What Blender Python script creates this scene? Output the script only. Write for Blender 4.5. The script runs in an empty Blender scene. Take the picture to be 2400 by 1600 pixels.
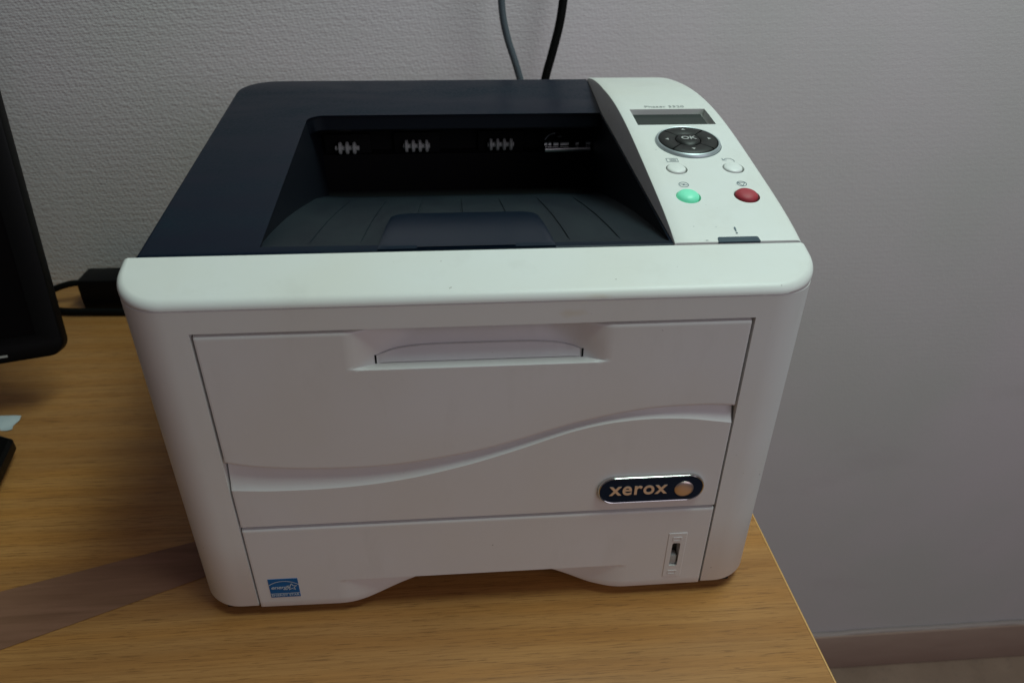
import bpy, bmesh, math, random
import numpy as np
from mathutils import Vector, Matrix, geometry
R = math.radians
random.seed(4)
sc = bpy.context.scene
COL = sc.collection

# ------------------------------------------------------------------ camera
def look_axes(yaw, pitch, roll):
    cy, sy, cp, sp = math.cos(yaw), math.sin(yaw), math.cos(pitch), math.sin(pitch)
    f = Vector((sy*cp, cy*cp, -sp)); r0 = Vector((cy, -sy, 0)); u0 = r0.cross(f)
    c, s = math.cos(roll), math.sin(roll)
    return c*r0 + s*u0, -s*r0 + c*u0, f
cam = bpy.data.cameras.new("camera"); camo = bpy.data.objects.new("camera", cam); COL.objects.link(camo)
r_, u_, f_ = look_axes(0.0819, 0.5496, 0.0108)
m = Matrix((r_, u_, -f_)).transposed().to_4x4(); m.translation = (-0.0096, -0.3148, 0.3929)
camo.matrix_world = m
cam.sensor_width = 36; cam.lens = 25.5; cam.clip_start = 0.01; cam.clip_end = 50
cam.dof.use_dof = True; cam.dof.focus_distance = 0.43; cam.dof.aperture_fstop = 11.0
sc.camera = camo

# ------------------------------------------------------------------ light
w = bpy.data.worlds.new("World"); sc.world = w; w.use_nodes = True
bg = w.node_tree.nodes["Background"]; bg.inputs[0].default_value = (1.0, 0.92, 1.06, 1); bg.inputs[1].default_value = 0.058
def area(name, loc, target, sx, sy, power, color):
    l = bpy.data.lights.new(name, 'AREA'); l.shape = 'RECTANGLE'; l.size = sx; l.size_y = sy
    l.energy = power; l.color = color
    o = bpy.data.objects.new(name, l); COL.objects.link(o); o.location = loc
    o.rotation_euler = (Vector(target) - Vector(loc)).to_track_quat('-Z', 'Y').to_euler()
    return o
area("ceiling_lamp", (0.44, -0.02, 1.42), (0.22, 0.05, 0), 0.8, 0.35, 12.4, (0.79, 1.0, 0.92))
area("front_fill_light", (1.15, -1.40, 0.85), (0.1, 0.1, 0.1), 1.5, 1.0, 6.2, (1.0, 0.915, 1.07))  # unseen soft fill, added from front right to lift the front and rollers
sc.view_settings.view_transform = 'Standard'; sc.view_settings.look = 'None'
sc.view_settings.exposure = 0; sc.view_settings.gamma = 1

# ------------------------------------------------------------------ materials
class NT:
    def __init__(s, name):
        s.m = bpy.data.materials.new(name); s.m.use_nodes = True
        s.t = s.m.node_tree; s.b = s.t.nodes["Principled BSDF"]
    def n(s, typ, **kw):
        o = s.t.nodes.new(typ)
        for k, v in kw.items():
            if k.startswith('_'): setattr(o, k[1:], v)
            else: o.inputs[k.replace('__', ' ')].default_value = v
        return o
    def l(s, a, b): s.t.links.new(a, b)
    def coords(s, scale=(1, 1, 1), rot=(0, 0, 0), loc=(0, 0, 0)):
        c = s.n('ShaderNodeTexCoord'); mp = s.n('ShaderNodeMapping')
        mp.inputs['Scale'].default_value = scale; mp.inputs['Rotation'].default_value = rot; mp.inputs['Location'].default_value = loc
        s.l(c.outputs['Object'], mp.inputs['Vector']); return mp.outputs['Vector']
    def noise(s, vec, scale, detail=3, rough=.5, dist=0):
        o = s.n('ShaderNodeTexNoise', Scale=scale, Detail=detail, Roughness=rough, Distortion=dist)
        s.l(vec, o.inputs['Vector']); return o.outputs['Fac']
    def ramp(s, fac, stops):
        o = s.n('ShaderNodeValToRGB'); e = o.color_ramp.elements
        while len(e) < len(stops): e.new(0.5)
        for i, (p, c) in enumerate(stops):
            e[i].position = p; e[i].color = (*c, 1) if len(c) == 3 else c
        s.l(fac, o.inputs[0]); return o.outputs[0]
    def mix(s, fac, a, b, blend='MIX'):
        o = s.n('ShaderNodeMix', _data_type='RGBA', _blend_type=blend)
        for i, v in ((0, fac), (6, a), (7, b)):
            if hasattr(v, 'default_value') or hasattr(v, 'is_linked'): s.l(v, o.inputs[i])
            elif isinstance(v, tuple): o.inputs[i].default_value = (*v, 1)
            else: o.inputs[i].default_value = v
        return o.outputs[2]
    def bump(s, h, strength, dist):
        o = s.n('ShaderNodeBump', Strength=strength, Distance=dist); s.l(h, o.inputs['Height'])
        s.l(o.outputs[0], s.b.inputs['Normal']); return o
    def base(s, c):
        if isinstance(c, tuple): s.b.inputs['Base Color'].default_value = (*c, 1)
        else: s.l(c, s.b.inputs['Base Color'])
    def set(s, **kw):
        for k, v in kw.items(): s.b.inputs[k.replace('__', ' ')].default_value = v
        return s
def gray(v): return (v, v, v)
def simple(name, c, rough=.5, metal=0, spec=.5, **kw):
    t = NT(name); t.base(c); t.set(Roughness=rough, Metallic=metal, **kw); t.b.inputs['Specular IOR Level'].default_value = spec
    return t.m
def white_plastic(name, col, rough=.42, specks=True):
    t = NT(name); v = t.coords()
    big = t.noise(v, 9, 4)
    c = t.mix(t.ramp(big, [(.35, gray(0)), (.75, gray(1))]), col, (col[0]*.95, col[1]*.925, col[2]*.87))
    if specks:
        sp = t.noise(v, 260, 2, .4)
        c = t.mix(t.ramp(sp, [(.785, gray(0)), (.81, gray(.7))]), c, (.16, .12, .10))
    for (x, y, z), (a, b_, d), col2, amt in (((.046, 0, .2105), (.024, .02, .007), (.60, .52, .33), .5), ((.060, 0, .2195), (.020, .02, .0035), (.55, .46, .30), .45), ((-.15, .01, .205), (.012, .03, .05), (.66, .62, .55), .35)):
        mp = t.n('ShaderNodeMapping'); mp.inputs['Location'].default_value = (-x/a, -y/b_, -z/d); mp.inputs['Scale'].default_value = (1/a, 1/b_, 1/d); t.l(v, mp.inputs['Vector'])
        ln = t.n('ShaderNodeVectorMath', _operation='LENGTH'); t.l(mp.outputs[0], ln.inputs[0])
        wob = t.n('ShaderNodeMath', _operation='MULTIPLY_ADD'); t.l(t.noise(v, 60, 4, .6), wob.inputs[0]); wob.inputs[1].default_value = 1.2; t.l(ln.outputs['Value'], wob.inputs[2])
        c = t.mix(t.ramp(wob.outputs[0], [(.45, gray(amt)), (1.0, gray(0))]), c, col2)
    scf = t.noise(t.coords((40, 40, 14)), 1, 5, .65)
    c = t.mix(t.ramp(scf, [(.56, gray(0)), (.72, gray(.22))]), c, (col[0]*.80, col[1]*.78, col[2]*.74))
    t.base(c)
    g = t.noise(v, 2600, 2); t.bump(g, .14, .0003)
    rr = t.noise(v, 30, 3); mr = t.n('ShaderNodeMapRange'); t.l(rr, mr.inputs[0]); mr.inputs[3].default_value = rough-.06; mr.inputs[4].default_value = rough+.08
    t.l(mr.outputs[0], t.b.inputs['Roughness'])
    return t.m
M = {}
M['white'] = white_plastic('white_plastic', (.72, .73, .71))
M['white_panel'] = white_plastic('white_panel_plastic', (.70, .70, .69), .45)
M['white_clean'] = white_plastic('white_button_plastic', (.76, .78, .76), .35, False)
def navy():
    t = NT('navy_plastic'); v = t.coords((1, 1, 1)); vs = t.coords((5, 16, 8), (0, 0, R(14)))
    a = t.noise(vs, 1.5, 4, .55, .6); b = t.noise(v, 500, 3, .6)
    dust = t.ramp(a, [(.38, gray(0)), (.66, gray(1))])
    fine = t.ramp(b, [(.4, gray(.2)), (.7, gray(1))])
    d2 = t.mix(1.0, dust, fine, 'MULTIPLY')
    c = t.mix(d2, (.0006, .0048, .0150), (.0055, .0165, .0260))
    t.base(c); g = t.noise(v, 2200, 2); t.bump(g, .15, .0003)
    r = t.n('ShaderNodeMapRange'); t.l(d2, r.inputs[0]); r.inputs[3].default_value = .34; r.inputs[4].default_value = .62
    t.l(r.outputs[0], t.b.inputs['Roughness']); return t.m
M['navy'] = navy(); M['navy'].node_tree.nodes['Principled BSDF'].inputs['Specular IOR Level'].default_value = .15
def tray_mat():
    t = NT('dusty_navy_plastic'); vs = t.coords((10, 3, 3)); v = t.coords()
    a = t.noise(vs, 3, 4, .6, .4); b = t.noise(v, 600, 2)
    d = t.ramp(a, [(.3, gray(.15)), (.7, gray(1))])
    c = t.mix(d, (.0016, .0050, .0115), (.0095, .017, .0225))
    c = t.mix(t.ramp(b, [(.45, gray(0)), (.8, gray(.3))]), c, (.026, .034, .035)); t.base(c)
    t.set(Roughness=.6); t.b.inputs['Specular IOR Level'].default_value = .3; g = t.noise(v, 2000, 2); t.bump(g, .2, .0003); return t.m
M['tray'] = tray_mat()
M['navy_gloss'] = simple('navy_gloss_plastic', (.0012, .0085, .0200), .30, 0, .2)
M['navy_dark'] = simple('dark_navy_plastic', (.0035, .0055, .010), .5, 0, .3)
M['black'] = simple('black_plastic', (.003, .003, .0034), .5, 0, .15)
M['recess_black'] = simple('black_recess_plastic', (.004, .004, .0045), .7, 0, .15)
M['gap'] = simple('dark_gap', (.012, .014, .014), .8, 0, .2)
M['seam'] = simple('thin_seam', (.30, .30, .30), .7)
M['chrome'] = simple('chrome', (.62, .62, .60), .16, 1)
M['letter_metal'] = simple('brushed_metal_lettering', (.80, .70, .62), .42, .8)
M['emblem'] = simple('satin_metal_disc', (.66, .55, .50), .40, 1)
M['ring'] = simple('silver_ring', (.52, .58, .60), .42, .7)
M['badge_blue'] = simple('badge_navy_gloss', (.005, .016, .036), .35, 0, .10)
M['lcd'] = simple('lcd_glass', (.014, .024, .020), .22, 0, .3)
M['button_black'] = simple('charcoal_button', (.008, .0085, .008), .45, 0, .35)
M['print_white'] = simple('white_print', (.40, .40, .39), .5)
M['print_grey'] = simple('grey_blue_print', (.09, .14, .17), .5)
M['print_pale'] = simple('faint_print', (.40, .42, .41), .5)
M['led_window'] = simple('slate_lamp_window', (.022, .045, .068), .35, 0, .3)
M['red'] = simple('red_button_plastic', (.36, .030, .045), .55)
t = NT('lit_green_button'); t.base((.16, .55, .38)); t.set(Roughness=.4, Emission__Color=(.14, .80, .46, 1), Emission__Strength=.34); M['green'] = t.m
M['roller'] = simple('pale_roller_plastic', (.46, .48, .45), .5)
M['steel'] = simple('bright_steel', (.97, .98, .96), .27, 1)
M['sticker_blue'] = simple('blue_sticker', (.003, .115, .33), .45, 0, .3)
M['sticker_print'] = simple('sticker_print', (.50, .58, .62), .5)
M['gauge_grey'] = simple('gauge_slot_plastic', (.055, .06, .05), .6)
M['slider'] = simple('slider_plastic', (.36, .37, .35), .45)
M['rubber'] = simple('rubber', (.02, .02, .02), .8)
def monitor_mat(name, c, rough):
    t = NT(name); v = t.coords(); a = t.noise(v, 8, 3)
    t.base(c); t.set(Roughness=rough); t.b.inputs['Specular IOR Level'].default_value = .12
    t.bump(t.noise(v, 1500, 2), .1, .0003); return t.m
M['monitor'] = monitor_mat('black_monitor_plastic', (.0022, .002, .002), .45)
M['screen'] = simple('dark_screen', (.002, .0014, .0014), .3, 0, .12)
M['cable_black'] = simple('black_cable_rubber', (.0022, .0025, .0022), .65, 0, .12)
M['cable_grey'] = simple('grey_cable_rubber', (.075, .095, .11), .5)
def wood():
    t = NT('oak_laminate'); v = t.coords((1, 1, 1), (0, 0, R(-1.5)))
    v1 = t.coords((1.6, 34, 1), (0, 0, R(-1.5))); v2 = t.coords((55, 1300, 1), (0, 0, R(-1.5))); v3 = t.coords((11, 430, 1), (0, 0, R(-1.5)))
    big = t.noise(v1, 1.0, 3, .5, .3)
    mid = t.noise(v3, 1.0, 6, .68, .5)
    pore = t.noise(v2, 1.0, 4, .6, .3)
    wv = t.n('ShaderNodeTexWave', _wave_type='BANDS', _bands_direction='Y', _wave_profile='SIN'); wv.inputs['Scale'].default_value = 6.5
    wv.inputs['Distortion'].default_value = 5.5; wv.inputs['Detail'].default_value = 2.5; wv.inputs['Detail Scale'].default_value = .8
    t.l(t.coords((.55, 2.2, 1), (0, 0, R(-1.5)), (.3, .0, 0)), wv.inputs['Vector'])
    c = t.mix(t.ramp(big, [(.3, gray(0)), (.7, gray(1))]), (.395, .172, .041), (.45, .204, .054))
    c = t.mix(t.ramp(wv.outputs['Fac'], [(.1, gray(.0)), (.85, gray(.55))]), c, (.47, .236, .077))
    fig = t.noise(t.coords((1.6, 6.5, 1), (0, 0, R(-4)), (.35, .12, 0)), 1.0, 2, .4, .5)
    c = t.mix(t.ramp(fig, [(.50, gray(0)), (.53, gray(.34)), (.75, gray(.12))]), c, (.265, .122, .046))
    c = t.mix(t.ramp(mid, [(.36, gray(.50)), (.54, gray(.08)), (.66, gray(0))]), c, (.235, .098, .026))
    c = t.mix(t.ramp(pore, [(.35, gray(.65)), (.44, gray(0))]), c, (.150, .062, .018))
    t.base(c); t.set(Roughness=.42); t.b.inputs['Specular IOR Level'].default_value = .35
    t.bump(pore, .12, .0004); return t.m
M['wood'] = wood()
M['edge_band'] = simple('oak_edge_band', (.60, .32, .095), .4)
def wall_mat():
    t = NT('embossed_wallpaper'); v = t.coords()
    vw = t.coords((250, 250, 400), (0, R(8), 0))
    vo = t.n('ShaderNodeTexVoronoi', _feature='SMOOTH_F1'); vo.inputs['Scale'].default_value = 1; vo.inputs['Randomness'].default_value = .5; vo.inputs['Smoothness'].default_value = .5
    t.l(vw, vo.inputs['Vector'])
    rows = t.n('ShaderNodeTexWave', _wave_type='BANDS', _bands_direction='Z'); rows.inputs['Scale'].default_value = 45; rows.inputs['Distortion'].default_value = 2.0
    rows.inputs['Detail'].default_value = 2; rows.inputs['Detail Scale'].default_value = 2.5
    t.l(v, rows.inputs['Vector'])
    n = t.noise(t.coords((520, 520, 700)), 1, 3, .6)
    h1 = t.n('ShaderNodeMath', _operation='MULTIPLY_ADD'); t.l(rows.outputs['Fac'], h1.inputs[0]); h1.inputs[1].default_value = .12; t.l(vo.outputs['Distance'], h1.inputs[2])
    h2 = t.n('ShaderNodeMath', _operation='MULTIPLY_ADD'); t.l(n, h2.inputs[0]); h2.inputs[1].default_value = .30; t.l(h1.outputs[0], h2.inputs[2])
    b = t.bump(h2.outputs[0], .2, .0010)
    sx = t.n('ShaderNodeSeparateXYZ'); t.l(v, sx.inputs[0]); mr = t.n('ShaderNodeMapRange'); t.l(sx.outputs[0], mr.inputs[0])
    mr.inputs[1].default_value = -.35; mr.inputs[2].default_value = .30; mr.inputs[3].default_value = .72; mr.inputs[4].default_value = .18
    t.l(mr.outputs[0], b.inputs['Strength'])
    big = t.noise(v, 2.2, 4, .55); sm = t.noise(t.coords((5, 5, 11)), 1, 4, .6)
    c = t.mix(t.ramp(big, [(.35, gray(0)), (.7, gray(1))]), (.585, .568, .55), (.675, .600, .630))
    c = t.mix(t.ramp(sm, [(.62, gray(0)), (.78, gray(.28))]), c, (.52, .465, .475))
    t.base(c); t.set(Roughness=.62); t.b.inputs['Specular IOR Level'].default_value = .3; return t.m
M['wall'] = wall_mat()
def floor_mat():
    t = NT('brown_linoleum'); v = t.coords(); a = t.noise(v, 12, 5, .6); b = t.noise(v, 160, 3)
    c = t.mix(t.ramp(a, [(.3, gray(0)), (.7, gray(1))]), (.235, .157, .115), (.305, .208, .155))
    c = t.mix(t.ramp(b, [(.6, gray(0)), (.75, gray(.5))]), c, (.11, .09, .08)); t.base(c); t.set(Roughness=.5); return t.m
M['floor'] = floor_mat()
def skirt_mat():
    t = NT('brown_skirting_paint'); v = t.coords((3, 3, 14)); a = t.noise(v, 3, 4, .6)
    t.base(t.mix(a, (.34, .228, .182), (.44, .315, .255))); t.set(Roughness=.5); return t.m
M['skirting'] = skirt_mat()
M['caulk'] = simple('pale_caulk', (.36, .295, .28), .7)
def tape_mat():
    t = NT('brown_packing_tape'); v = t.coords((9, 120, 1), (0, 0, R(-1.5)))
    a = t.noise(v, 1, 4, .6, .5); t.base(t.mix(t.ramp(a, [(.35, gray(0)), (.7, gray(1))]), (.20, .098, .058), (.27, .134, .084)))
    t.set(Roughness=.5); t.b.inputs['Specular IOR Level'].default_value = .155; t.bump(a, .25, .0012); return t.m
M['tape'] = tape_mat()
def paper_mat():
    t = NT('torn_paper'); v = t.coords(); a = t.noise(v, 90, 4)
    t.base(t.mix(a, (.42, .50, .52), (.55, .60, .61))); t.set(Roughness=.8); t.bump(a, .4, .001); return t.m
M['paper'] = paper_mat()
M['label_grey'] = simple('grey_label', (.33, .31, .29), .5)

# ------------------------------------------------------------------ mesh helpers
def tag(o, label=None, cat=None, group=None, kind=None):
    for k, v in (('label', label), ('category', cat), ('group', group), ('kind', kind)):
        if v: o[k] = v
    return o
def empty(name, loc, label, cat):
    o = bpy.data.objects.new(name, None); COL.objects.link(o); o.location = loc; o.empty_display_size = .05
    return tag(o, label, cat)
def obj(name, verts, faces, m, parent=None, smooth=35):
    me = bpy.data.meshes.new(name); me.from_pydata([tuple(v) for v in verts], [], faces)
    bm = bmesh.new(); bm.from_mesh(me); bmesh.ops.remove_doubles(bm, verts=bm.verts, dist=2e-6)
    bmesh.ops.recalc_face_normals(bm, faces=bm.faces); bm.to_mesh(me); bm.free()
    return link(name, me, m, parent, smooth)
def link(name, me, m, parent=None, smooth=35):
    if smooth:
        me.polygons.foreach_set('use_smooth', [True]*len(me.polygons)); me.set_sharp_from_angle(angle=R(smooth))
    me.materials.clear(); me.materials.append(m)
    o = bpy.data.objects.new(name, me); COL.objects.link(o)
    if parent: o.parent = parent
    return o
class MB:
    def __init__(s): s.v = []; s.f = []
    def add(s, v, f):
        k = len(s.v); s.v += [tuple(p) for p in v]; s.f += [tuple(i+k for i in q) for q in f]; return s
    def rbox(s, lo, hi, b=.001, mat=None):
        bm = bmesh.new(); bmesh.ops.create_cube(bm, size=1)
        for q in bm.verts: q.co = Vector([(lo[i]+hi[i])/2 + q.co[i]*(hi[i]-lo[i]) for i in range(3)])
        if b: bmesh.ops.bevel(bm, geom=bm.edges[:], offset=b, segments=2, affect='EDGES', profile=.6)
        bm.verts.index_update()
        vs = [mat @ q.co if mat else q.co.copy() for q in bm.verts]; fs = [[q.index for q in f.verts] for f in bm.faces]; bm.free()
        return s.add(vs, fs)
    def grid(s, P, close=False):
        n, k = len(P), len(P[0]); v = [p for row in P for p in row]; f = []
        for i in range(n-1):
            for j in range(k-1 + (1 if close else 0)):
                j2 = (j+1) % k; f.append((i*k+j, i*k+j2, (i+1)*k+j2, (i+1)*k+j))
        return s.add(v, f)
    def tube(s, pts, rad, n=12, cap=True):
        pts = [Vector(p) for p in pts]; rings = []; up = None
        for i, p in enumerate(pts):
            d = (pts[min(i+1, len(pts)-1)] - pts[max(i-1, 0)]).normalized()
            if up is None: up = d.orthogonal().normalized()
            up = (up - d*up.dot(d)).normalized(); sd = d.cross(up)
            r = rad[i] if isinstance(rad, (list, tuple)) else rad
            rings.append([p + r*(math.cos(a)*up + math.sin(a)*sd) for a in [2*math.pi*k/n for k in range(n)]])
        k0 = len(s.v); s.grid(rings, True)
        if cap: s.f.append(tuple(k0+i for i in range(n))); s.f.append(tuple(k0+(len(pts)-1)*n+i for i in range(n)))
        return s
    def build(s, name, m, parent=None, smooth=35): return obj(name, s.v, s.f, m, parent, smooth)
def spline(pts, n=8):
    P = [Vector(p) for p in pts]; P = [2*P[0]-P[1]] + P + [2*P[-1]-P[-2]]; out = []
    for i in range(1, len(P)-2):
        a, b, c, d = P[i-1:i+3]
        for k in range(n):
            t = k/n; out.append(.5*((2*b) + (c-a)*t + (2*a-5*b+4*c-d)*t*t + (3*b-a-3*c+d)*t**3))
    return out + [P[-2]]
def sstep(t): t = min(1, max(0, t)); return t*t*(3-2*t)
def round_poly(pts, n=8, closed=False):
    """pts: (x, y[, r]) -> 2D list with rounded corners"""
    out = []; N = len(pts)
    for i, p in enumerate(pts):
        r = p[2] if len(p) > 2 else 0; b = Vector(p[:2])
        if r <= 0 or (not closed and i in (0, N-1)): out.append(b); continue
        a = (Vector(pts[i-1][:2]) - b).normalized(); c = (Vector(pts[(i+1) % N][:2]) - b).normalized()
        ang = a.angle(c); t = r/math.tan(ang/2); ctr = b + (a+c).normalized()*(r/math.sin(ang/2))
        s, e = b + a*t - ctr, b + c*t - ctr; tot = s.angle(e); sg = 1 if s.x*e.y - s.y*e.x > 0 else -1
        for k in range(n+1):
            q = sg*tot*k/n; out.append(ctr + Vector((s.x*math.cos(q)-s.y*math.sin(q), s.x*math.sin(q)+s.y*math.cos(q))))
    return out
def offset_path(path, d, closed=False):
    """positive d moves to the right-hand side of travel"""
    out = []; N = len(path)
    for i, p in enumerate(path):
        a = path[i-1] if (closed or i > 0) else None; c = path[(i+1) % N] if (closed or i < N-1) else None
        ns = []
        for s, e in ((a, p), (p, c)):
            if s is None or e is None: continue
            t = (e-s)
            if t.length < 1e-9: continue
            t.normalize(); ns.append(Vector((t.y, -t.x)))
        n = sum(ns, Vector((0, 0))).normalized(); k = max(.5, n.dot(ns[0]))
        out.append(p + n*(d/k))
    return out
def tess(loops, z=None):
    """loops of 2D Vectors (outer, holes...) -> flat verts, tris"""
    v3 = [[Vector((p[0], p[1], 0)) for p in l] for l in loops]
    tris = geometry.tessellate_polygon(v3); flat = [p for l in loops for p in l]
    return flat, [tuple(t) for t in tris]
def text_mesh(name, s, size, m, parent, mat, extrude=.0001, bold=0, sx=1, shear=0, spacing=1, fit=None):
    cu = bpy.data.curves.new(name, 'FONT'); cu.body = s; cu.size = size; cu.align_x = 'CENTER'; cu.align_y = 'CENTER'
    cu.extrude = extrude; cu.offset = bold; cu.shear = shear; cu.space_character = spacing; cu.resolution_u = 4
    o = bpy.data.objects.new(name, cu); COL.objects.link(o)
    dg = bpy.context.evaluated_depsgraph_get(); me = bpy.data.meshes.new_from_object(o.evaluated_get(dg))
    bpy.data.objects.remove(o); bpy.data.curves.remove(cu)
    if fit:
        xs = [v.co.x for v in me.vertices]; ys = [v.co.y for v in me.vertices]
        me.transform(Matrix.Diagonal((fit[0]/(max(xs)-min(xs)), fit[1]/(max(ys)-min(ys)), 1, 1)) @ Matrix.Translation((-(max(xs)+min(xs))/2, -(max(ys)+min(ys))/2, 0)))
    me.name = name; me.transform(mat @ Matrix.Diagonal((sx, 1, 1, 1)))
    return link(name, me, m, parent, 30)
def boolean(o, cutters):
    for c in cutters:
        md = o.modifiers.new('cut', 'BOOLEAN'); md.operation = 'DIFFERENCE'; md.solver = 'EXACT'; md.object = c
    dg = bpy.context.evaluated_depsgraph_get(); me = bpy.data.meshes.new_from_object(o.evaluated_get(dg))
    o.modifiers.clear(); old = o.data; mt = old.materials[0]; o.data = me; me.name = old.name
    me.materials.clear(); me.materials.append(mt)
    for c in cutters: bpy.data.objects.remove(c)
    me.polygons.foreach_set('use_smooth', [True]*len(me.polygons)); me.set_sharp_from_angle(angle=R(30))

# ------------------------------------------------------------------ the setting
WALL_Y = .4828; FLOOR_Z = -.828
tag(MB().grid([[(-3, -3, FLOOR_Z), (3, -3, FLOOR_Z)], [(-3, WALL_Y+.1, FLOOR_Z), (3, WALL_Y+.1, FLOOR_Z)]]).build('floor', M['floor'], None, 0), kind='structure')
tag(MB().rbox((-3, WALL_Y, FLOOR_Z-.02), (3, WALL_Y+.12, 1.85), 0).build('wall', M['wall'], None, 0), kind='structure')
sk = empty('skirting_board', (0, WALL_Y, FLOOR_Z), 'low brown skirting board along the foot of the wall', 'skirting board')
MB().rbox((-2.9, -.011, .001), (2.9, -.0005, .093), .002).build('board', M['skirting'], sk)
pts = [(-2.9+i*.02, -.0045+random.uniform(-.0006, .0006), .0935+random.uniform(-.0012, .0012)) for i in range(290)]
MB().tube(pts, .0042, 6).build('caulk_line', M['caulk'], sk)

# desk
EX = .2046
desk = empty('desk', (-.5, .1, FLOOR_Z), 'light oak desk with a pale edge band, standing against the wall', 'desk')
DK = Vector((.5, -.1, -FLOOR_Z))
def shift(mb, d): mb.v = [tuple(Vector(p)+d) for p in mb.v]; return mb
shift(MB().rbox((-1.2, -.34, -.024), (EX-.0012, WALL_Y-.001, 0), .0004), DK).build('tabletop', M['wood'], desk)
shift(MB().rbox((EX-.0012, -.34, -.024), (EX, WALL_Y-.001, .0001), .0004), DK).build('edge_band', M['edge_band'], desk)
shift(MB().rbox((EX-.06, -.26, FLOOR_Z+.001), (EX-.04, WALL_Y-.03, -.0245), .0006), DK).build('side_panel', M['wood'], desk)
shift(MB().rbox((-1.16, -.26, FLOOR_Z+.001), (-1.14, WALL_Y-.03, -.0245), .0006), DK).build('side_panel', M['wood'], desk)

# ------------------------------------------------------------------ the printer
PR = empty('laser_printer', (0, 0, .0045), 'white laser printer with a navy blue top and control panel, standing on the desk', 'printer')
A = .1424; H1 = .2047; H2 = .0721; SEAM = .2176
BODY = [(-A, 0), (-.1785, 0, .027), (-.1915, .3530, .032), (.1800, .3530, .032), (.1778, 0, .027), (A, 0)]
path = round_poly(BODY, 14)
mb = MB(); inn = offset_path(path, .0016) ; inn_c = offset_path(path, .0005)
def centre_in(path, d):   # inset towards the middle of the body
    a = offset_path(path, d); b = offset_path(path, -d); c = Vector((0, .17))
    return a if sum((p-c).length for p in a) < sum((p-c).length for p in b) else b
rows = [(.007, .012), (.0044, .0016), (.0049, .0005), (.0060, 0), (.06, 0), (.12, 0), (.18, 0), (H1, 0), (SEAM-.0004, 0), (SEAM, .0004), (SEAM, .006)]
G = []
for z, d in rows:
    pp = centre_in(path, d) if d else path
    G.append([(p.x, p.y, z) for p in pp])
mb.grid(G)
# inward returns of the two front pillars and the bezel over the door
for s in (0, -1):
    e = [(g[s][0], 0, g[s][2]) for g in G[3:8]]
    mb.grid([e, [(x - (0.0004 if s == 0 else -.0004)*0, .0006, z) for x, y, z in e], [(x, .020, z) for x, y, z in e]])
mb.add([(-A, 0, H1), (A, 0, H1), (A, 0, SEAM-.0004), (-A, 0, SEAM-.0004), (-A, .0006, SEAM), (A, .0006, SEAM), (A, .020, H1), (-A, .020, H1)],
       [(0, 1, 2, 3), (3, 2, 5, 4), (0, 7, 6, 1)])
mb.build('body', M['white'], PR)
mb = MB().rbox((-.1422, .0095, .026), (.1422, .31, .172), 0).rbox((-.1422, .0225, .172), (.1422, .045, .214), 0).rbox((-.12, .02, .010), (.12, .33, .0255), 0)
fl, tr = tess([centre_in(path, .010)]); mb.add([(p[0], p[1], .0068) for p in fl if True], tr) if False else None
mb.build('chassis', M['gap'], PR, 0)
pl_ = [Vector((x, y)) for x, y in ((-.164, .006), (-.095, .007), (-.07, .026), (.07, .026), (.095, .007), (.164, .006), (.172, .34), (-.180, .34))]
fl, tr = tess([pl_]); mb = MB(); mb.add([(p[0], p[1], -.0012) for p in fl], tr); mb.grid([[(p.x, p.y, -.0012) for p in pl_], [(p.x, p.y, .0080) for p in pl_]], True); mb.build('shade_plate', M['gap'], PR, 0)  # black plate added below the body to deepen the contact shadow
for x in (-.155, .155):
    for y in (.03, .31): MB().tube([(x, y, -.0045), (x, y, .0075)], .009, 20).build('foot', M['rubber'], PR)

# ---- front cap
CK = .262
def capz(y): return .2308 + (y-.034)*CK
CAP = round_poly([(-.17985, .034), (-.17855, -.0002, .0270), (.17785, -.0002, .0270), (.17805, .034)], 16)
mb = MB(); rr = .0039; G = []
ring = [(p.x, p.y, SEAM+.0003) for p in centre_in(CAP, .006)]; G.append(ring)
G.append([(p.x, p.y, SEAM+.0003) for p in centre_in(CAP, .0003)])
for k in range(9):
    th = math.pi/2*k/8; d = rr*(1-math.cos(th))
    pp = centre_in(CAP, d) if d > 1e-7 else CAP
    G.append([(p.x, min(p.y, .034), capz(p.y) - rr + rr*math.sin(th)) for p in pp])
last = G[-1]
for t in (.33, .66, 1): G.append([(x, y+(.034-y)*t, capz(y+(.034-y)*t)) for x, y, z in last])
G.append([(x, .0341, z-.011) for x, y, z in G[-1]])
mb.grid(G); mb.build('front_cap', M['white'], PR, 40)

# ---- navy top cover with the output bin opening
SL = .0635
def topz(y): return .2308 + SL*(y-.034)
OUT = [(-.1740, .0347), (-.1905, .3520, .030), (.1100, .3520), (.1085, .0347)]
HOLE = [(-.1140, .0416), (-.1215, .2570, .013), (.1054, .2570), (.1054, .0385)]
outer = round_poly(OUT, 10, True); hole = round_poly(HOLE, 8, True)
def inset(path, d):
    a = offset_path(path, d, True); b = offset_path(path, -d, True)
    ar = lambda q: abs(sum(q[i-1].x*q[i].y - q[i].x*q[i-1].y for i in range(len(q))))
    return (a if ar(a) < ar(b) else b)
mb = MB(); o_in = inset(outer, .0028)
o_in = [Vector((p.x, max(p.y, .0349))) for p in o_in]
h_out = inset([Vector(p) for p in hole], -.0012)
fl, tr = tess([o_in, h_out]); mb.add([(p[0], p[1], topz(p[1])) for p in fl], tr)
G = []
for k in range(6):
    th = math.pi/2*k/5; d = .0028*(1-math.sin(th)); pp = inset(outer, d) if d > 1e-7 else outer
    G.append([(p.x, max(p.y, .0347+.0002*(1-k/5)), topz(p.y) - .0028 + .0028*math.cos(th)) for p in pp])
G.append([(p.x, p.y, SEAM-.001) for p in outer]); mb.grid(G, True)
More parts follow.
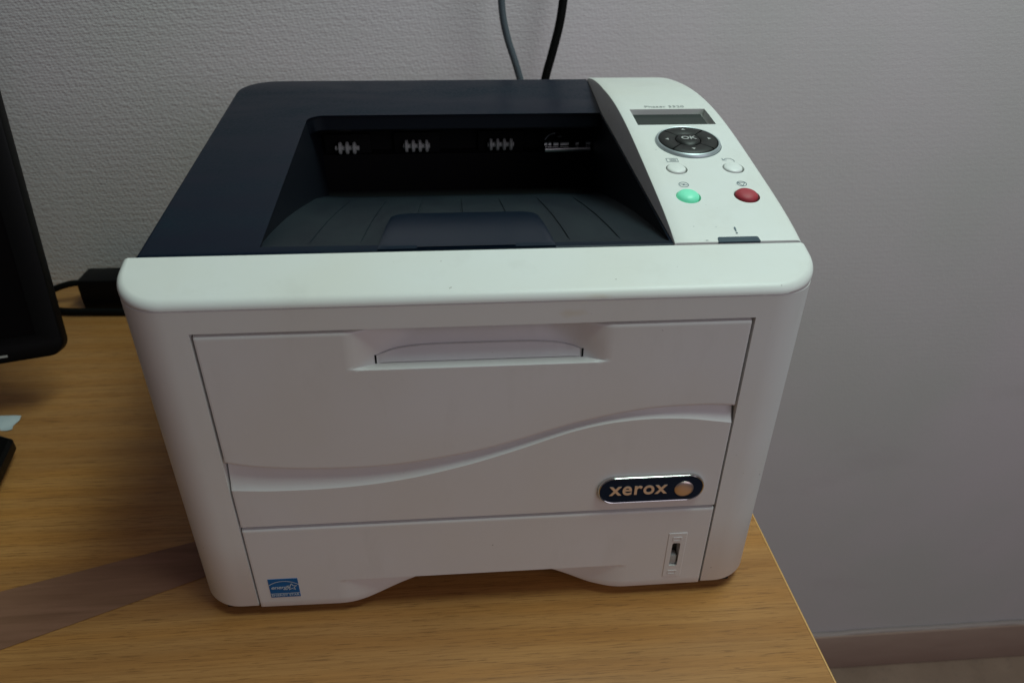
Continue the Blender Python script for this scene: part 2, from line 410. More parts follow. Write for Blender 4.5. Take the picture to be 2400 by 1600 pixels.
G = [[(p.x, p.y, topz(p.y)) for p in h_out], [(p.x, p.y, topz(p.y)-.0003) for p in inset([Vector(p) for p in hole], -.0005)], [(p.x, p.y, topz(p.y)-.0012) for p in hole]]
# the lip hanging at the rear of the opening, side walls run down to the bin floor
FLR = [(.036, .2316), (.0416, .2300), (.05, .2279), (.0867, .2212), (.1256, .2132), (.171, .2025), (.2256, .1886), (.29, .1680), (.32, .158)]
def flz(y): return float(np.interp(y, [a for a, b in FLR], [b for a, b in FLR]))
mb.grid(G, True)
mb.build('top_cover', M['navy'], PR, 32)
# lip
mb = MB(); rear = [p for p in hole if p.y > .2435]; rear.sort(key=lambda p: (p.x, -p.y if p.x > 0 else p.y))
rl = [p for p in hole if p.y > .243 and p.x < .105] ; rl = sorted(rl, key=lambda p: (p.x + p.y*.001)); rl.append(Vector((.1054, .2570)))
mb.grid([[(p.x, p.y, topz(p.y)-.0011) for p in rl], [(p.x, p.y+.001, topz(p.y)-.0115) for p in rl], [(p.x+.0002, p.y+.004, topz(p.y)-.0135) for p in rl], [(p.x, p.y+.036, topz(p.y)-.0135) for p in rl]])
mb.build('rear_lip', M['navy_dark'], PR, 40)
# ---- output bin
def grooved_floor():
    gx = [-.0900, -.0622, -.0352, -.0067, .0220, .0515, .0797]
    xs = {-.121, -.112, .1056}
    for g in gx:
        for d in (-.0008, -.0004, .0004, .0008): xs.add(g+d)
    for i in range(24): xs.add(-.118+i*.0095)
    xs = sorted(xs); ys = list(np.linspace(.0378, .062, 6)) + list(np.linspace(.07, .31, 26)); P = []
    for y in ys:
        row = []
        for x in xs:
            z = flz(y); dep = min(1, max(0, (y-.050)/.012))*min(1, max(0, (.225-y)/.02))
            for g in gx:
                if abs(x-g) < .0006: z -= .0008*dep
            e = max(0, abs(x+.005)-.085)/.03; z += .0016*e*e*min(1, (y-.03)/.1)
            yy = y + (.0031 if x < 0 else 0)*(max(0, .1054-x)/.22)*max(0, 1-(y-.0378)/.03)
            row.append((x, yy, z))
        P.append(row)
    return P
BIN = MB().grid(grooved_floor()).build('output_bin', M['tray'], PR, 25)
# side walls, rear wall
mb = MB(); ys = np.linspace(.040, .300, 24)
def lx(y): return -.1140 - .0075*(y-.0416)/.2154
mb.grid([[(lx(y)+.0004, y, topz(y)-.0012) for y in ys], [(-.1172 if y > .06 else lx(y), y, flz(y)-.003) for y in ys]])
mb.build('bin_wall', M['navy_dark'], BIN, 30)
mb = MB(); mb.grid([[(.1055, y, topz(y)-.0012) for y in ys], [(.1055, y, flz(y)-.003) for y in ys]]); mb.build('bin_wall', M['navy_dark'], BIN, 30)
mb = MB(); mb.grid([[(-.121, .291, z) for z in (.150, .2035)], [(.1060, .291, z) for z in (.150, .2035)]])
mb.grid([[(-.121, .291, .2035), (-.121, .299, .2055), (-.121, .302, .2400)], [(.1060, .291, .2035), (.1060, .299, .2055), (.1060, .302, .2400)]])
mb.build('rear_wall', M['recess_black'], BIN, 20)
# ---- exit rollers
def disc_profile(r, w):
    return [(0, -w/2), (r*.8, -w/2), (r, -w/4), (r, w/4), (r*.8, w/2), (0, w/2)]
for cx, cz, n in ((-.0985, .2098, 3), (-.0414, .2108, 4), (.0288, .2112, 4)):
    mb = MB(); pitch = .0058 if n == 3 else .0056
    for i in range(n):
        x0 = cx + (i-(n-1)/2)*pitch; G = []
        for a in range(24):
            th = 2*math.pi*a/24; rmul = 1.0
            G.append([(x0+x, .2895 + r*rmul*math.cos(th), cz + r*rmul*math.sin(th)) for r, x in disc_profile(.0050, .0027)])
        G.append(G[0]); mb.grid(G)
    mb.tube([(cx-.0085-.0012*n+.0024, .2895, cz), (cx+.0085+.0012*n-.0024, .2895, cz)], .0020, 10)
    mb.build('exit_roller', M['roller'], BIN, 50)
    MB().rbox((cx-.019, .294, cz-.011), (cx+.019, .2975, cz+.010), .001).build('roller_housing', M['recess_black'], BIN)
mb = MB().tube([(.0655, .2840, .2080), (.1035, .2835, .2085)], .0026, 12); mb.build('steel_rod', M['steel'], BIN)
mb = MB(); 
for x, wd in ((.066, .0022), (.0695, .0025), (.0745, .004), (.082, .007), (.0925, .003), (.1018, .004)):
    mb.tube([(x-wd/2, .2850, .2128), (x+wd/2, .2850, .2130)], .0018, 10)
mb.build('steel_clip', M['steel'], BIN)
mb = MB().tube(spline([(.066, .2898, .2145), (.0695, .2898, .2185), (.0745, .2898, .2200)]), .0004, 6).tube([(.077, .2898, .2170), (.080, .2898, .2172)], .0005, 6); mb.build('wire_clip', M['ring'], BIN)
# ---- paper stop flap
FP = round_poly([(-.0515, .0360), (-.0500, .1230, .013), (.0398, .1220, .013), (.0420, .0360)], 8, True)
FP = [Vector(p) for p in FP]
def flapz(y): return .2312 - .075*(y-.036) - 1.15*max(0, y-.036)**2
dense = []
for i in range(len(FP)):
    a, b = FP[i-1], FP[i]; n = max(1, int((b-a).length/.006))
    for k in range(n): dense.append(a.lerp(b, k/n))
ins = inset(dense, .0024); mb = MB()
LV = [ins]
for d in np.linspace(.004, .019, 6): LV.append([Vector((max(-.0500+d, min(.0398-d, p.x)), max(.0362, min(.1215-d*.8, p.y)))) for p in ins])
mb.grid([[(p.x, p.y, flapz(p.y)+.0012) for p in l] for l in LV], True)
yy = list(np.linspace(.0362, .1215-.0152, 14)); mb.grid([[(-.031, y, flapz(y)+.0012), (.0208, y, flapz(y)+.0012)] for y in yy])
mb.grid([[(p.x, p.y, flapz(p.y)+.0012) for p in ins], [(p.x, p.y, flapz(p.y)+.0004) for p in dense], [(p.x, p.y, flapz(p.y)-.006) for p in dense]], True)
mb.build('stop_flap', M['navy_gloss'], BIN, 40)
gap = inset(dense, -.0020); mb = MB(); fl, tr = tess([gap]); mb.add([(p[0], max(p[1], .0375), flz(p[1])+.0003) for p in fl], tr)
mb.build('flap_gap', M['recess_black'], BIN, 0)

# ---- control panel pod
PY = [.030, .035, .049, .067, .089, .1115, .1315, .155, .185, .207, .235, .265, .29, .326, .345, .353]
PZ = [.2304, .2316, .2362, .2406, .2447, .2485, .2522, .2566, .2603, .2624, .2633, .2627, .2609, .2562, .2528, .2512]
PC = np.polyfit((np.array(PY)-.19)/.16, PZ, 6)
def prof(y): return float(np.polyval(PC, (y-.19)/.16))
def dprof(y): return (prof(y+.0005)-prof(y-.0005))/.001
X0, X1 = .1056, .1766
def pod():
    ys = sorted(set([.0348, .0352] + list(np.linspace(.0375, .325, 50)) + [.3535-.028*(1-math.sin(math.pi/2*k/8)) for k in range(9)])); P = []
    for y in ys:
        x1 = X1
        if y > .3255: x1 = X1 - .028*(1-math.sqrt(max(0, 1-((y-.3255)/.028)**2)))
        x0 = X0 + .0045*max(0, (y-.257))/.095; z = prof(y); zb = .2180
        row = [(x0, y, zb), (x0, y, z-.0012), (x0+.0003, y, z-.0004), (x0+.0012, y, z)]
        for k in range(1, 9): row.append((x0+.0012 + (x1-.0046-x0-.0012)*k/9, y, z))
        for k in range(7):
            th = math.pi/2*k/6; row.append((x1-.0042+.0042*math.sin(th), y, z-.0042+.0042*math.cos(th)))
        row.append((x1, y, zb)); P.append(row)
    mb = MB(); mb.grid(P, True); k = len(P[0]); mb.f.append(tuple(range(k))); mb.f.append(tuple((len(P)-1)*k+i for i in range(k)))
    return mb
CP = pod().build('control_panel', M['white'], PR, 30)
def frame(x, y, h=0, rot=0):
    mm = dprof(y); ty = Vector((0, 1, mm)).normalized(); n = Vector((0, -mm, 1)).normalized()
    m = Matrix((Vector((1, 0, 0)), ty, n)).transposed().to_4x4(); m.translation = Vector((x, y, prof(y))) + n*h
    return m @ Matrix.Rotation(rot, 4, 'Z')
def lathe(profile, mat, n=32, sy=1):
    mb = MB(); G = [[mat @ Vector((r*math.cos(a), sy*r*math.sin(a), z)) for r, z in profile] for a in [2*math.pi*k/n for k in range(n)]]
    G.append(G[0]); return mb.grid(G)
def cutter(mb): 
    return obj('cutter', mb.v, mb.f, M['white'], None, 0)
def cyl(mat, r, z0, z1, n=32): return MB().tube([mat @ Vector((0, 0, z0)), mat @ Vector((0, 0, z1))], r, n)
BT = [(.1246, .1085, .0058), (.1600, .1085, .0058), (.1236, .0768, .0064), (.1580, .0765, .0067)]
lcd_m = frame(.1404, .1838)
cuts = [cutter(MB().add([lcd_m @ Vector(p) for p in ((-.0269, -.0143, -.0034), (.0238, -.0143, -.0034), (.0238, .0110, -.0034), (-.0269, .0110, -.0034), (-.0269, -.0143, .0), (.0269, -.0143, .0), (.0269, .0143, .0), (-.0269, .0143, .0), (-.0269, -.0143, .01), (.0269, -.0143, .01), (.0269, .0143, .01), (-.0269, .0143, .01))], [(3, 2, 1, 0), (0, 1, 5, 4), (1, 2, 6, 5), (2, 3, 7, 6), (3, 0, 4, 7), (4, 5, 9, 8), (5, 6, 10, 9), (6, 7, 11, 10), (7, 4, 8, 11), (8, 9, 10, 11)])), cutter(cyl(frame(.1405, .1420), .0213, -.0015, .01, 48))]
cuts += [cutter(cyl(frame(x, y), r+.0008, -.0030, .01)) for x, y, r in BT]
led_m = frame(.1410, .0366)
boolean(CP, cuts)
MB().rbox((-.0268, -.0142, -.0040), (.0239, .0112, -.0031), 0, lcd_m).build('display', M['lcd'], CP, 0)
nm = frame(.1405, .1420)
lathe([(.0212, -.0014), (.0212, .0002), (.0207, .0013), (.0197, .0019), (.0193, .0017), (.0190, -.0014)], nm, 56).build('silver_ring', M['ring'], CP, 40)
lathe([(.0190, -.0013), (0, -.0013)], nm, 40).build('ring_floor', M['gap'], CP)
am = frame(.1405, .1424)
for q in range(4):
    mb = MB(); G = []; g0 = .028
    for k in range(15):
        a = math.pi/2*q + math.pi/4 + g0 + (math.pi/2-2*g0)*k/14
        prof_ = [(.0083, -.0012), (.0083, .0015), (.0089, .0020), (.0135, .0022), (.0180, .0021), (.0188, .0014), (.0189, -.0012)]
        G.append([am @ Vector((r*math.cos(a), r*math.sin(a), z)) for r, z in prof_])
    mb.grid(G); ab = mb.build('arrow_button', M['button_black'], CP, 40)
    a = math.pi/2*(q+1); d = Vector((math.cos(a), math.sin(a), 0)); s = Vector((-d.y, d.x, 0)); c = d*.0138 + Vector((0, 0, .00245))
    obj('icon', [am @ (c + d*.0014), am @ (c - d*.0009 + s*.0014), am @ (c - d*.0009 - s*.0014)], [(0, 1, 2)], M['print_white'], CP, 0)
om = frame(.1416, .1448)
om = frame(.1405, .1424)
lathe([(0, .0030), (.0045, .0029), (.0070, .0024), (.0078, .0016), (.0079, -.0012)], om, 36).build('ok_button', M['button_black'], CP, 40)
text_mesh('lettering', 'OK', .0058, M['print_white'], CP, om @ Matrix.Translation((0, -.0003, .00315)), .00012, .00012, 1.15)
for (x, y, r), mm, nm_ in zip(BT, ('white_clean', 'white_clean', 'green', 'red'), ('button', 'button', 'button', 'button')):
    h = .0010 if r < .006 else .0024
    o = lathe([(0, h), (r*.35, h*.97), (r*.65, h*.82), (r*.86, h*.52), (r*.96, h*.2), (r, -.0006), (r, -.0028)], frame(x, y), 36).build(nm_, M[mm], CP, 60)
    if mm == 'green': o['label'] = 'glowing mint green power button'
    if mm == 'red': o['label'] = 'red stop button'
# icons on the pod, drawn as thin raised strokes of print
def strokes(lines, wd, mat):
    mb = MB()
    for ln in lines:
        ln = [Vector((a, b)) for a, b in ln]
        L = offset_path(ln, wd/2); Q = offset_path(ln, -wd/2)
        mb.grid([[mat @ Vector((p.x, p.y, .00012)) for p in L], [mat @ Vector((p.x, p.y, .00012)) for p in Q]])
    return mb
def arc(cx, cy, r, a0, a1, n=20): return [(cx+r*math.cos(R(a0+(a1-a0)*k/n)), cy+r*math.sin(R(a0+(a1-a0)*k/n))) for k in range(n+1)]
im = frame(.1244, .1186)
strokes([[(-.0035, .0022), (.0035, .0022), (.0035, -.0022), (-.0035, -.0022), (-.0035, .0022)]] + [[(-.0016, v), (.0026, v)] for v in (.0011, 0, -.0011)], .00035, im).build('icon', M['print_grey'], CP, 0)
im = frame(.1598, .1180)
strokes([arc(.0000, -.0016, .0033, -20, 150), [(-.0034, .0022), (-.0036, -.0006), (-.0010, -.0004)]], .0004, im).build('icon', M['print_grey'], CP, 0)
im = frame(.1241, .0890)
strokes([arc(0, 0, .0028, 0, 360, 28), arc(-.0012, -.0014, .0020, 40, 120, 8), arc(.0012, .0014, .0020, 220, 300, 8), [(-.0003, .0006), (.0009, .0006)], [(-.0009, -.0006), (.0003, -.0006)]], .00042, im).build('icon', M['print_grey'], CP, 0)
im = frame(.1592, .0890)
strokes([arc(0, 0, .0028, 0, 360, 28), [(-.0022, .0013), (.0022, .0013), (0, -.0024), (-.0022, .0013)]], .00042, im).build('icon', M['print_grey'], CP, 0)
text_mesh('lettering', '!', .0078, M['print_grey'], CP, frame(.1414, .0430, .0002), .00008, .00006)
text_mesh('lettering', 'Phaser 3320', .0052, M['print_pale'], CP, frame(.1395, .2022, .0002), .00008, 0, 1.12)
lw = round_poly([(-.0115, -.0022), (-.0112, .0017, .0012), (.0112, .0017, .0012), (.0117, -.0022)], 5, True)
mb = MB(); fl, tr = tess([lw]); mb.add([led_m @ Vector((p[0], p[1], .0002)) for p in fl], tr); mb.grid([[led_m @ Vector((p.x, p.y, .0002)) for p in lw], [led_m @ Vector((p.x, p.y, -.002)) for p in lw]], True)
mb.build('status_lamp', M['led_window'], CP, 0)
mb = MB()
for x, y, s in ((.1174, .1324, .0006), (.1314, .0464, .0004), (.1191, .0473, .0005), (.1236, .0360, .0009)):
    fm = frame(x, y); mb.add([fm @ Vector((s*math.cos(a)*random.uniform(.6, 1.4), s*.5*math.sin(a)*random.uniform(.6, 1.4), .00013)) for a in [k*1.0472 for k in range(6)]], [tuple(range(6))])
o = mb.build('scuff_marks', M['print_pale'], CP, 0); o['kind'] = 'stuff'

# ---- front door, lower panel, paper tray : relief panels
SU = [(-.1426, .1229), (-.1233, .1184), (-.0917, .1154), (-.0511, .1158), (-.0097, .1221), (.0169, .1291), (.0535, .1407), (.0899, .1481), (.1228, .1496), (.1421, .1483)]
SLW = [(-.1429, .1025), (-.1141, .1007), (-.077, .1014), (-.0436, .1054), (-.0099, .1134), (.017, .1222), (.0538, .1355), (.0823, .1408), (.1115, .1409), (.1416, .1365)]
def smooth_fn(pts):
    sp = spline([(x, z, 0) for x, z in pts], 12); X = [p.x for p in sp]; Z = [p.y for p in sp]
    return lambda x: float(np.interp(x, X, Z))
zu, zl = smooth_fn(SU), smooth_fn(SLW)
def columns(a, fine):
    xs = set(np.round(np.linspace(-a+.0007, a-.0007, 64), 5)) | {round(-a+.0016, 5), round(a-.0016, 5)} | set(fine); xs = sorted(xs)
    return [(-a, .008), (-a, .0007), (-a+.0002, .0002)] + [(x, 0) for x in xs] + [(a-.0002, .0002), (a, .0007), (a, .008)]
AD = A - .0014
fine = [s*x for s in (-1, 1) for x in np.round(np.linspace(.030, .072, 29), 5)]
HB = .1806
def pocket(x, z):
    k0 = .048 - .016*sstep((z-HB)/.020); k = (abs(x)-k0)/(.0692-k0)
    D = .0060 + .0070*sstep((z-HB)/(.023))
    return D*(1-sstep(k)) if abs(x) < .0692 else 0
P = []
for x, dx in columns(AD, fine):
    zb = zu(x); top = H1-.0016
    rows = [(zb, .009), (zb, .0008), (zb+.0003, .0002), (zb+.0008, 0), (zb+.0017, 0)] + [(zb+.0008+(HB-.0004-zb-.0008)*t, 0) for t in (.15, .3, .45, .6, .75, .9)] + [(HB-.0012, 0), (HB-.0004, 0), (HB, .0004*(1 if pocket(x, HB) > .0008 else 0))]
    rows += [(HB+.0006, None)] + [(z, None) for z in (.1828, .185, .188, .191, .194, .197, .200)] + [(top-.0022, None), (top-.0012, None), (top-.0004, -1), (top, -2), (top, -3)]
    row = []
    for z, d in rows:
        if d is None: d = pocket(x, z)
        elif d < 0: d = pocket(x, z) + {-1: .0003, -2: .0012, -3: .009}[d]
        row.append((x, d+dx, z))
    P.append(row)
DOOR = MB().grid(P).build('front_door', M['white_panel'], PR, 28)
# latch plate in the pocket: arched top, thin proud sheet with a seam
def latch():
    n = 33; G = []
    for i in range(n):
        x = -.0537 + .1074*i/(n-1); u = abs(x)/.0537; zt = .1860 + .0042*(1-u**4.5); row = []
        e = .0006 if 0 < i < n-1 else -.0006
        for t in (0, .02, .2, .4, .6, .8, .96, 1):
            z = HB+.0010 + (zt-HB-.0010)*t; dd = pocket(x, z)
            scoop = .0022*math.sin(math.pi*min(1, t*1.1))*(1-u**4)
            row.append((x, dd - (e if t < 1 else -.0006) + scoop*0 - .0002, z))
        G.append(row)
    return MB().grid(G)
latch().build('handle', M['white_panel'], DOOR, 40)
mb = MB()
seam = []
for i in range(41):
    x = -.0537 + .1074*i/40; u = abs(x)/.0537; z = .1860 + .0042*(1-u**4.5); seam.append((x, pocket(x, z)-.0002, z+.0002))
mb.tube(seam, .00010, 6); mb.build('seam', M['seam'], DOOR, 0)
for s in (-1, 1):
    x = s*.0540; mb = MB(); mb.grid([[(x-.0005, pocket(x, z)-.0003, z) for z in (HB+.0008, .1840, .1866)], [(x+.0005, pocket(x, z)-.0003, z) for z in (HB+.0008, .1840, .1866)]]); mb.build('slit', M['recess_black'], DOOR, 0)
# lower panel
AL = A - .0011; P = []
for x, dx in columns(AL, []):
    b = H2+.0010; c = zl(x); tzz = zu(x)
    rows = [(b, .008), (b, .0007), (b+.0007, 0), (b+.0015, 0)] + [(b+.0007+(c-b-.0007)*t, 0) for t in (.25, .5, .75, .99, 1)] + [(c+.0004, .0003)]
    rows += [(c+(tzz-c)*t, .0003+.0046*t**.8) for t in (.25, .5, .75, 1.0)] + [(tzz+.003, .0078)]
    P.append([(x, d+dx, z) for z, d in rows])
LP = MB().grid(P).build('lower_panel', M['white_panel'], PR, 24)
# paper tray with hollowed grip and a slot for the gauge
D2 = .0085
def td(x): return D2*sstep((.0915-abs(x))/.0475)
ZB = smooth_fn([(-.143, .0036), (-.112, .0032), (-.0896, .0030), (-.079, .0036), (-.0698, .0054), (-.057, .0092), (-.044, .0140), (-.036, .0200), (-.030, .0236), (.030, .0236), (.036, .0200), (.044, .0145), (.0643, .0068), (.076, .0046), (.0870, .0038), (.11, .0038), (.143, .0040)])
SX0, SX1, SZ0, SZ1 = .1185, .1249, .0214, .0430
xs_c = columns(AL, [SX0, SX1] + [s*x for s in (-1, 1) for x in np.round(np.linspace(.028, .094, 27), 5)])
P = []; tt = H2 - .0010
for x, dx in xs_c:
    zb = min(ZB(x), .0236); d = td(x)
    rows = [(tt, .008), (tt, .0011), (tt-.0003, .0004), (tt-.0011, 0), (tt-.0020, 0), (.060, 0), (.052, 0), (SZ1, 0), (.034, 0), (.0246, 0), (.0244, .0003 if d > .0004 else 0)]
    rows += [(.0241 + (zb+.0008-.0241)*t, d) for t in (0, (.0241-SZ0)/(.0241-.0046), .3, .5, .75, 1)] + [(zb+.0002, d+.0003), (zb, d+.0010), (zb, d+.02)]
    P.append([(x, dd+dx, z) for z, dd in rows])
mb = MB(); k = len(P[0]); mb.v = [p for r in P for p in r]
ix = [i for i, (x, d) in enumerate(xs_c) if SX0-1e-6 <= x <= SX1+1e-6 and d == 0]
for i in range(len(P)-1):
    for j in range(k-1):
        if ix[0] <= i < ix[-1] and 7 <= j < 12: continue
        mb.f.append((i*k+j, i*k+j+1, (i+1)*k+j+1, (i+1)*k+j))
TR = mb.build('paper_tray', M['white_panel'], PR, 28)
# gauge
def rect(x0, x1, z0, z1, r): return [Vector(p) for p in round_poly([(x0, z0, r), (x1, z0, r), (x1, z1, r), (x0, z1, r)], 5, True)]
def plate(outer, hole, y_front, depth, bev=.0004):
    mb = MB(); o2 = inset(outer, bev); h2 = inset(hole, -bev)
    fl, tr = tess([o2, h2]); mb.add([(p[0], y_front, p[1]) for p in fl], tr)
    mb.grid([[(p.x, y_front, p.y) for p in o2], [(p.x, y_front+bev, p.y) for p in outer], [(p.x, y_front+bev+.0003, p.y) for p in outer]], True)
    mb.grid([[(p.x, y_front, p.y) for p in h2], [(p.x, y_front+bev, p.y) for p in hole], [(p.x, y_front+depth, p.y) for p in hole]], True)
    return mb
cx = (SX0+SX1)/2
plate(rect(.1157, .1278, .0118, .0512, .0006), rect(SX0+.0002, SX1-.0002, SZ0+.0002, SZ1-.0002, .0016), -.0004, .0065).build('gauge_frame', M['white_panel'], TR, 30)
mb = MB().rbox((SX0-.002, .0062, SZ0-.002), (SX1+.002, .0072, SZ1+.002), 0); mb.build('gauge_slot', M['gauge_grey'], TR, 0)
MB().rbox((SX0+.0005, .0008, SZ0+.0008), (SX1-.0008, .0060, .0302), .0014).build('gauge_slider', M['slider'], TR)
for z in (.0460, .0160):
    plate(rect(.1188, .1246, z-.0018, z+.0018, .0005), rect(.1194, .1240, z-.0012, z+.0012, .0003), -.00065, .0003, .0001).build('gauge_mark', M['white_panel'], TR, 30)
# energy sticker
ST = MB().rbox((-.1334, -.00025, .0124), (-.1153, .0001, .0288), .0001).build('sticker', M['sticker_blue'], TR, 0)
sm = Matrix(((1, 0, 0, -.12435), (0, 0, -1, -.0003), (0, 1, 0, .0206), (0, 0, 0, 1)))
star = [(.0049+.0031*(1 if k % 2 == 0 else .42)*math.cos(R(90+36*k)), .0010+.0031*(1 if k % 2 == 0 else .42)*math.sin(R(90+36*k))) for k in range(10)]; star.append(star[0])
strokes([arc(0, -.0075, .0138, 48, 132, 20), star, [(-.0089, -.0046), (.0089, -.0046)]], .00050, sm).build('emblem', M['sticker_print'], ST, 0)
text_mesh('lettering', 'energy', .0042, M['sticker_print'], ST, sm @ Matrix.Translation((-.0024, .0008, .0001)), .00004, .00004, 1.1, .35, .92)
text_mesh('lettering', 'ENERGY STAR', .00255, M['sticker_print'], ST, sm @ Matrix.Translation((0, -.0063, .0001)), .00004, .00002, 1.06)
# badge
def pill(cx, cz, L, Hh, n=20):
    r = Hh/2; return [Vector((cx+L/2-r+r*math.cos(a), cz+r*math.sin(a))) for a in [-math.pi/2+math.pi*k/n for k in range(n+1)]] + [Vector((cx-L/2+r+r*math.cos(a), cz+r*math.sin(a))) for a in [math.pi/2+math.pi*k/n for k in range(n+1)]]
bx, bz = .0998, .0904
BG = MB(); po = pill(bx, bz, .0640, .0200)
pi_ = inset(po, .0010); fl, tr = tess([pi_]); BG.add([(p[0], -.0020, p[1]) for p in fl], tr)
BG = BG.build('badge', M['badge_blue'], PR, 0)
G = []
for d, y in ((0, .0002), (0, -.0009), (.0001, -.0016), (.00035, -.0021), (.00055, -.0023), (.0008, -.0022), (.0011, -.0018)):
    G.append([(p.x, y, p.y) for p in (inset(po, d) if d else po)])
MB().grid(G, True).build('badge_rim', M['chrome'], BG, 60)
fm = Matrix(((1, 0, 0, 0), (0, 0, -1, 0), (0, 1, 0, 0), (0, 0, 0, 1)))
text_mesh('lettering', 'xerox', .0128, M['letter_metal'], BG, Matrix.Translation((.0919, -.0021, .0905)) @ fm, .00025, .00022, 1, 0, 1.10, (.0348, .0070))
mb = MB(); G = []
for k in range(41):
    a = 2*math.pi*k/40; G.append([(.1195+r*math.cos(a), y, .0899+r*math.sin(a)) for r, y in ((.0058, -.0019), (.0057, -.0023), (.0045, -.0027), (.0025, -.0031), (0, -.0032))])
mb.grid(G); mb.build('emblem', M['emblem'], BG, 60)

# ------------------------------------------------------------------ things around the printer
def cable(name, pts, r, m, label):
    o = MB().tube(spline(pts, 10), r, 16).build(name, m, None, 60); return tag(o, label, 'cable')
cable('grey_cable', [(.0335, .430, .43), (.0375, .430, .330), (.0390, .430, .300), (.0440, .430, .277), (.0520, .430, .254), (.0585, .430, .232), (.0625, .430, .205), (.066, .428, .12), (.060, .425, .03), (.03, .425, .006), (-.05, .43, .0055)], .0034, M['cable_grey'],
      'thin grey cable rising in front of the wall behind the printer')
cable('black_cable', [(.1050, .430, .43), (.0985, .430, .340), (.0960, .430, .305), (.0930, .430, .285), (.0875, .430, .262), (.0820, .430, .240), (.0790, .430, .215), (.076, .428, .12), (.085, .425, .03), (.12, .425, .0065), (.17, .43, .0060)], .0042, M['cable_black'],
      'thick black cable rising in front of the wall behind the printer')
pa = empty('power_adapter', (-.36, .44, 0), 'black box shaped power adapter on the desk by the wall, left of the printer', 'power adapter')
MB().rbox((-.062, -.022, .001), (.050, .012, .036), .003).build('case', M['black'], pa)
mb = MB().tube(spline([(-.060, .0, .023), (-.075, -.002, .024), (-.090, -.004, .021), (-.110, -.006, .014), (-.15, -.01, .006), (-.22, -.01, .004)]), .0035, 12); mb.build('cord', M['cable_black'], pa, 60)
mb = MB().tube(spline([(.050, .005, .03), (.075, .006, .022), (.09, .0, .006), (.04, -.033, .0045), (-.05, -.033, .0045), (-.085, -.029, .0045), (-.13, -.015, .0045), (-.2, .0, .0045)]), .0040, 12); mb.build('cord', M['cable_black'], pa, 60)
mb = MB().tube(spline([(-.020, .012, .030), (-.005, .022, .042), (.015, .024, .048), (.045, .022, .048), (.08, .020, .03)]), .0045, 12); mb.build('cord', M['cable_black'], pa, 60)

# monitor, tilted back and turned a little
mn = empty('monitor', (-.3435, .2300, .060), 'black flat monitor with a rounded corner, seen only at the left edge', 'monitor')
mn.rotation_euler = (R(-18), R(-1.2), R(14))
W_, H_ = .50, .33
out = [Vector(p) for p in round_poly([(-W_, 0, .012), (0, 0, .012), (0, H_, .012), (-W_, H_, .012)], 6, True)]
scr = [Vector(p) for p in round_poly([(-W_+.018, .020), (-.018, .020), (-.018, H_-.018), (-W_+.018, H_-.018)], 1, True)]
mb = MB(); o2 = inset(out, .0022); fl, tr = tess([o2, scr]); mb.add([(p[0], 0, p[1]) for p in fl], tr)
mb.grid([[(p.x, 0, p.y) for p in o2], [(p.x, .0007, p.y) for p in inset(out, .0007)], [(p.x, .0022, p.y) for p in out], [(p.x, .016, p.y) for p in out], [(p.x, .034, p.y) for p in inset(out, .018)]], True)
mb.grid([[(p.x, 0, p.y) for p in scr], [(p.x, .0016, p.y) for p in scr]], True)
fl, tr = tess([inset(out, .018)]); mb.add([(p[0], .034, p[1]) for p in fl], tr)
mb.build('casing', M['monitor'], mn, 35)
fl, tr = tess([scr]); obj('screen', [(p[0], .0012, p[1]) for p in fl], tr, M['screen'], mn, 0)
MB().rbox((-.064, -.0005, .0050), (-.042, .0002, .0068), .0001).build('label_strip', M['label_grey'], mn, 0)
st = MB().rbox((-W_/2-.03, .034, -.02), (-W_/2+.03, .050, .12), .003); st.build('stand_neck', M['monitor'], mn)
mb = MB().rbox((-W_/2-.10, -.06, -.0595), (-W_/2+.10, .12, -.045), .004, Matrix.Rotation(R(18), 4, 'X')); mb.build('stand_foot', M['monitor'], mn)

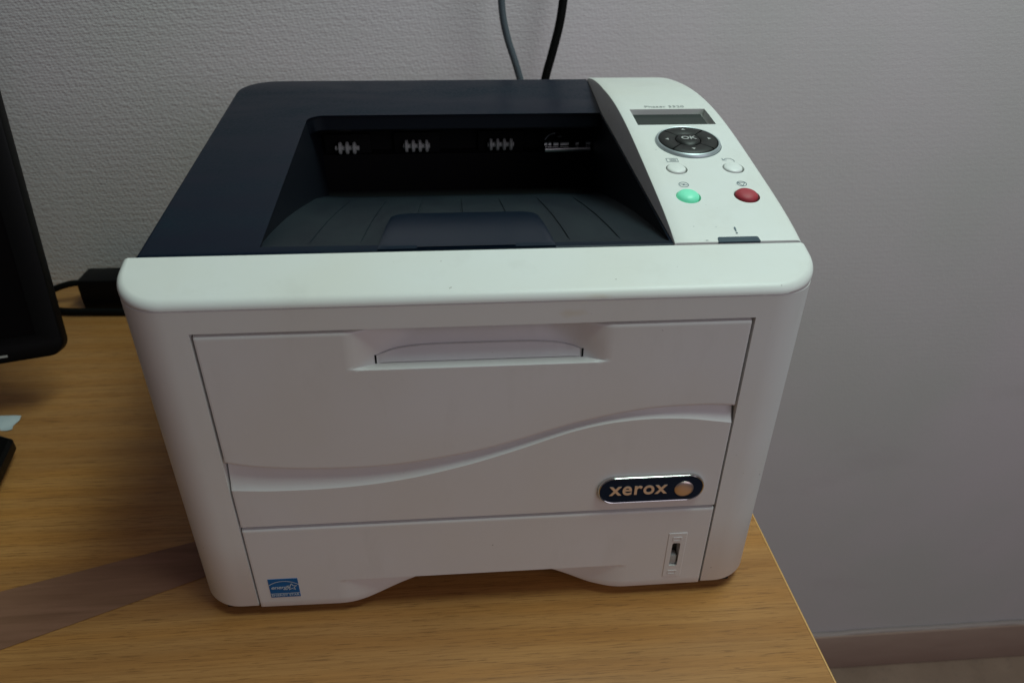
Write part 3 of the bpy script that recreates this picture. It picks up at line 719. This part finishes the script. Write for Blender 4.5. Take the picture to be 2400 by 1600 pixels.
# keyboard corner
kb = empty('keyboard', (-.3705, .170, 0), 'black plastic keyboard corner poking in at the left edge of the desk', 'keyboard')
kb.rotation_euler = (0, 0, R(24))
ko = [Vector(p) for p in round_poly([(-.42, -.125, .01), (-.028, -.125, .01), (0, 0, .006), (-.026, .028, .006), (-.42, .02, .01)], 5, True)]
mb = MB(); ki = inset(ko, .0025); fl, tr = tess([ki]); mb.add([(p[0], p[1], .020) for p in fl], tr)
mb.grid([[(p.x, p.y, .020) for p in ki], [(p.x, p.y, .0175) for p in ko], [(p.x, p.y, .010) for p in ko], [(p.x, p.y, .004) for p in inset(ko, .004)]], True)
fl, tr = tess([inset(ko, .004)]); mb.add([(p[0], p[1], .004) for p in fl], tr); mb.build('case', M['monitor'], kb)
for i in range(6):
    for j in range(4):
        MB().rbox((-.050-.019*i-.016, -.105+.019*j, .0202), (-.050-.019*i, -.105+.019*j+.016, .0245), .0012).build('key', M['black'], kb)
for x, y in ((-.06, -.09), (-.06, .0), (-.38, -.09), (-.38, 0)): MB().tube([(x, y, 0), (x, y, .0045)], .006, 12).build('foot', M['rubber'], kb)

# torn scrap of paper
sp = [(-.470, .222), (-.430, .226), (-.4020, .2265), (-.3960, .2240), (-.3948, .2180), (-.3975, .2120), (-.3950, .2060), (-.3985, .2045), (-.4040, .2055), (-.4070, .2075), (-.4150, .2060), (-.4300, .2075), (-.470, .205)]
mb = MB(); fl, tr = tess([[Vector(p) for p in sp]]); zz = lambda p: .0010+.0008*math.sin(p[0]*190)+.0006*math.sin(p[1]*260)
mb.add([(p[0], p[1], zz(p)) for p in fl], tr); mb.grid([[(p[0], p[1], zz(p)) for p in sp], [(p[0], p[1], zz(p)-.0003) for p in sp]], True)
tag(mb.build('paper_scrap', M['paper'], None, 0), 'small torn scrap of pale paper lying on the desk under the monitor', 'paper')

# packing tape laid over the desk, its right end under the printer
def lerp(a, b, t): return a+(b-a)*t
G = []
for i in range(49):
    t = i/48; x0, y0 = lerp(-.560, -.150, t), lerp(-.0452, .0830, t); x1, y1 = lerp(-.540, -.130, t), lerp(-.1240, .0594, t)
    row = []
    for k in range(9):
        s = k/8; row.append((lerp(x0, x1, s), lerp(y0, y1, s), .0004+.00025*random.random()*(1 if 0 < k < 8 else .3)))
    G.append(row)
tag(MB().grid(G).build('packing_tape', M['tape'], None, 60), 'strip of shiny brown packing tape stuck across the desk at lower left', 'tape')
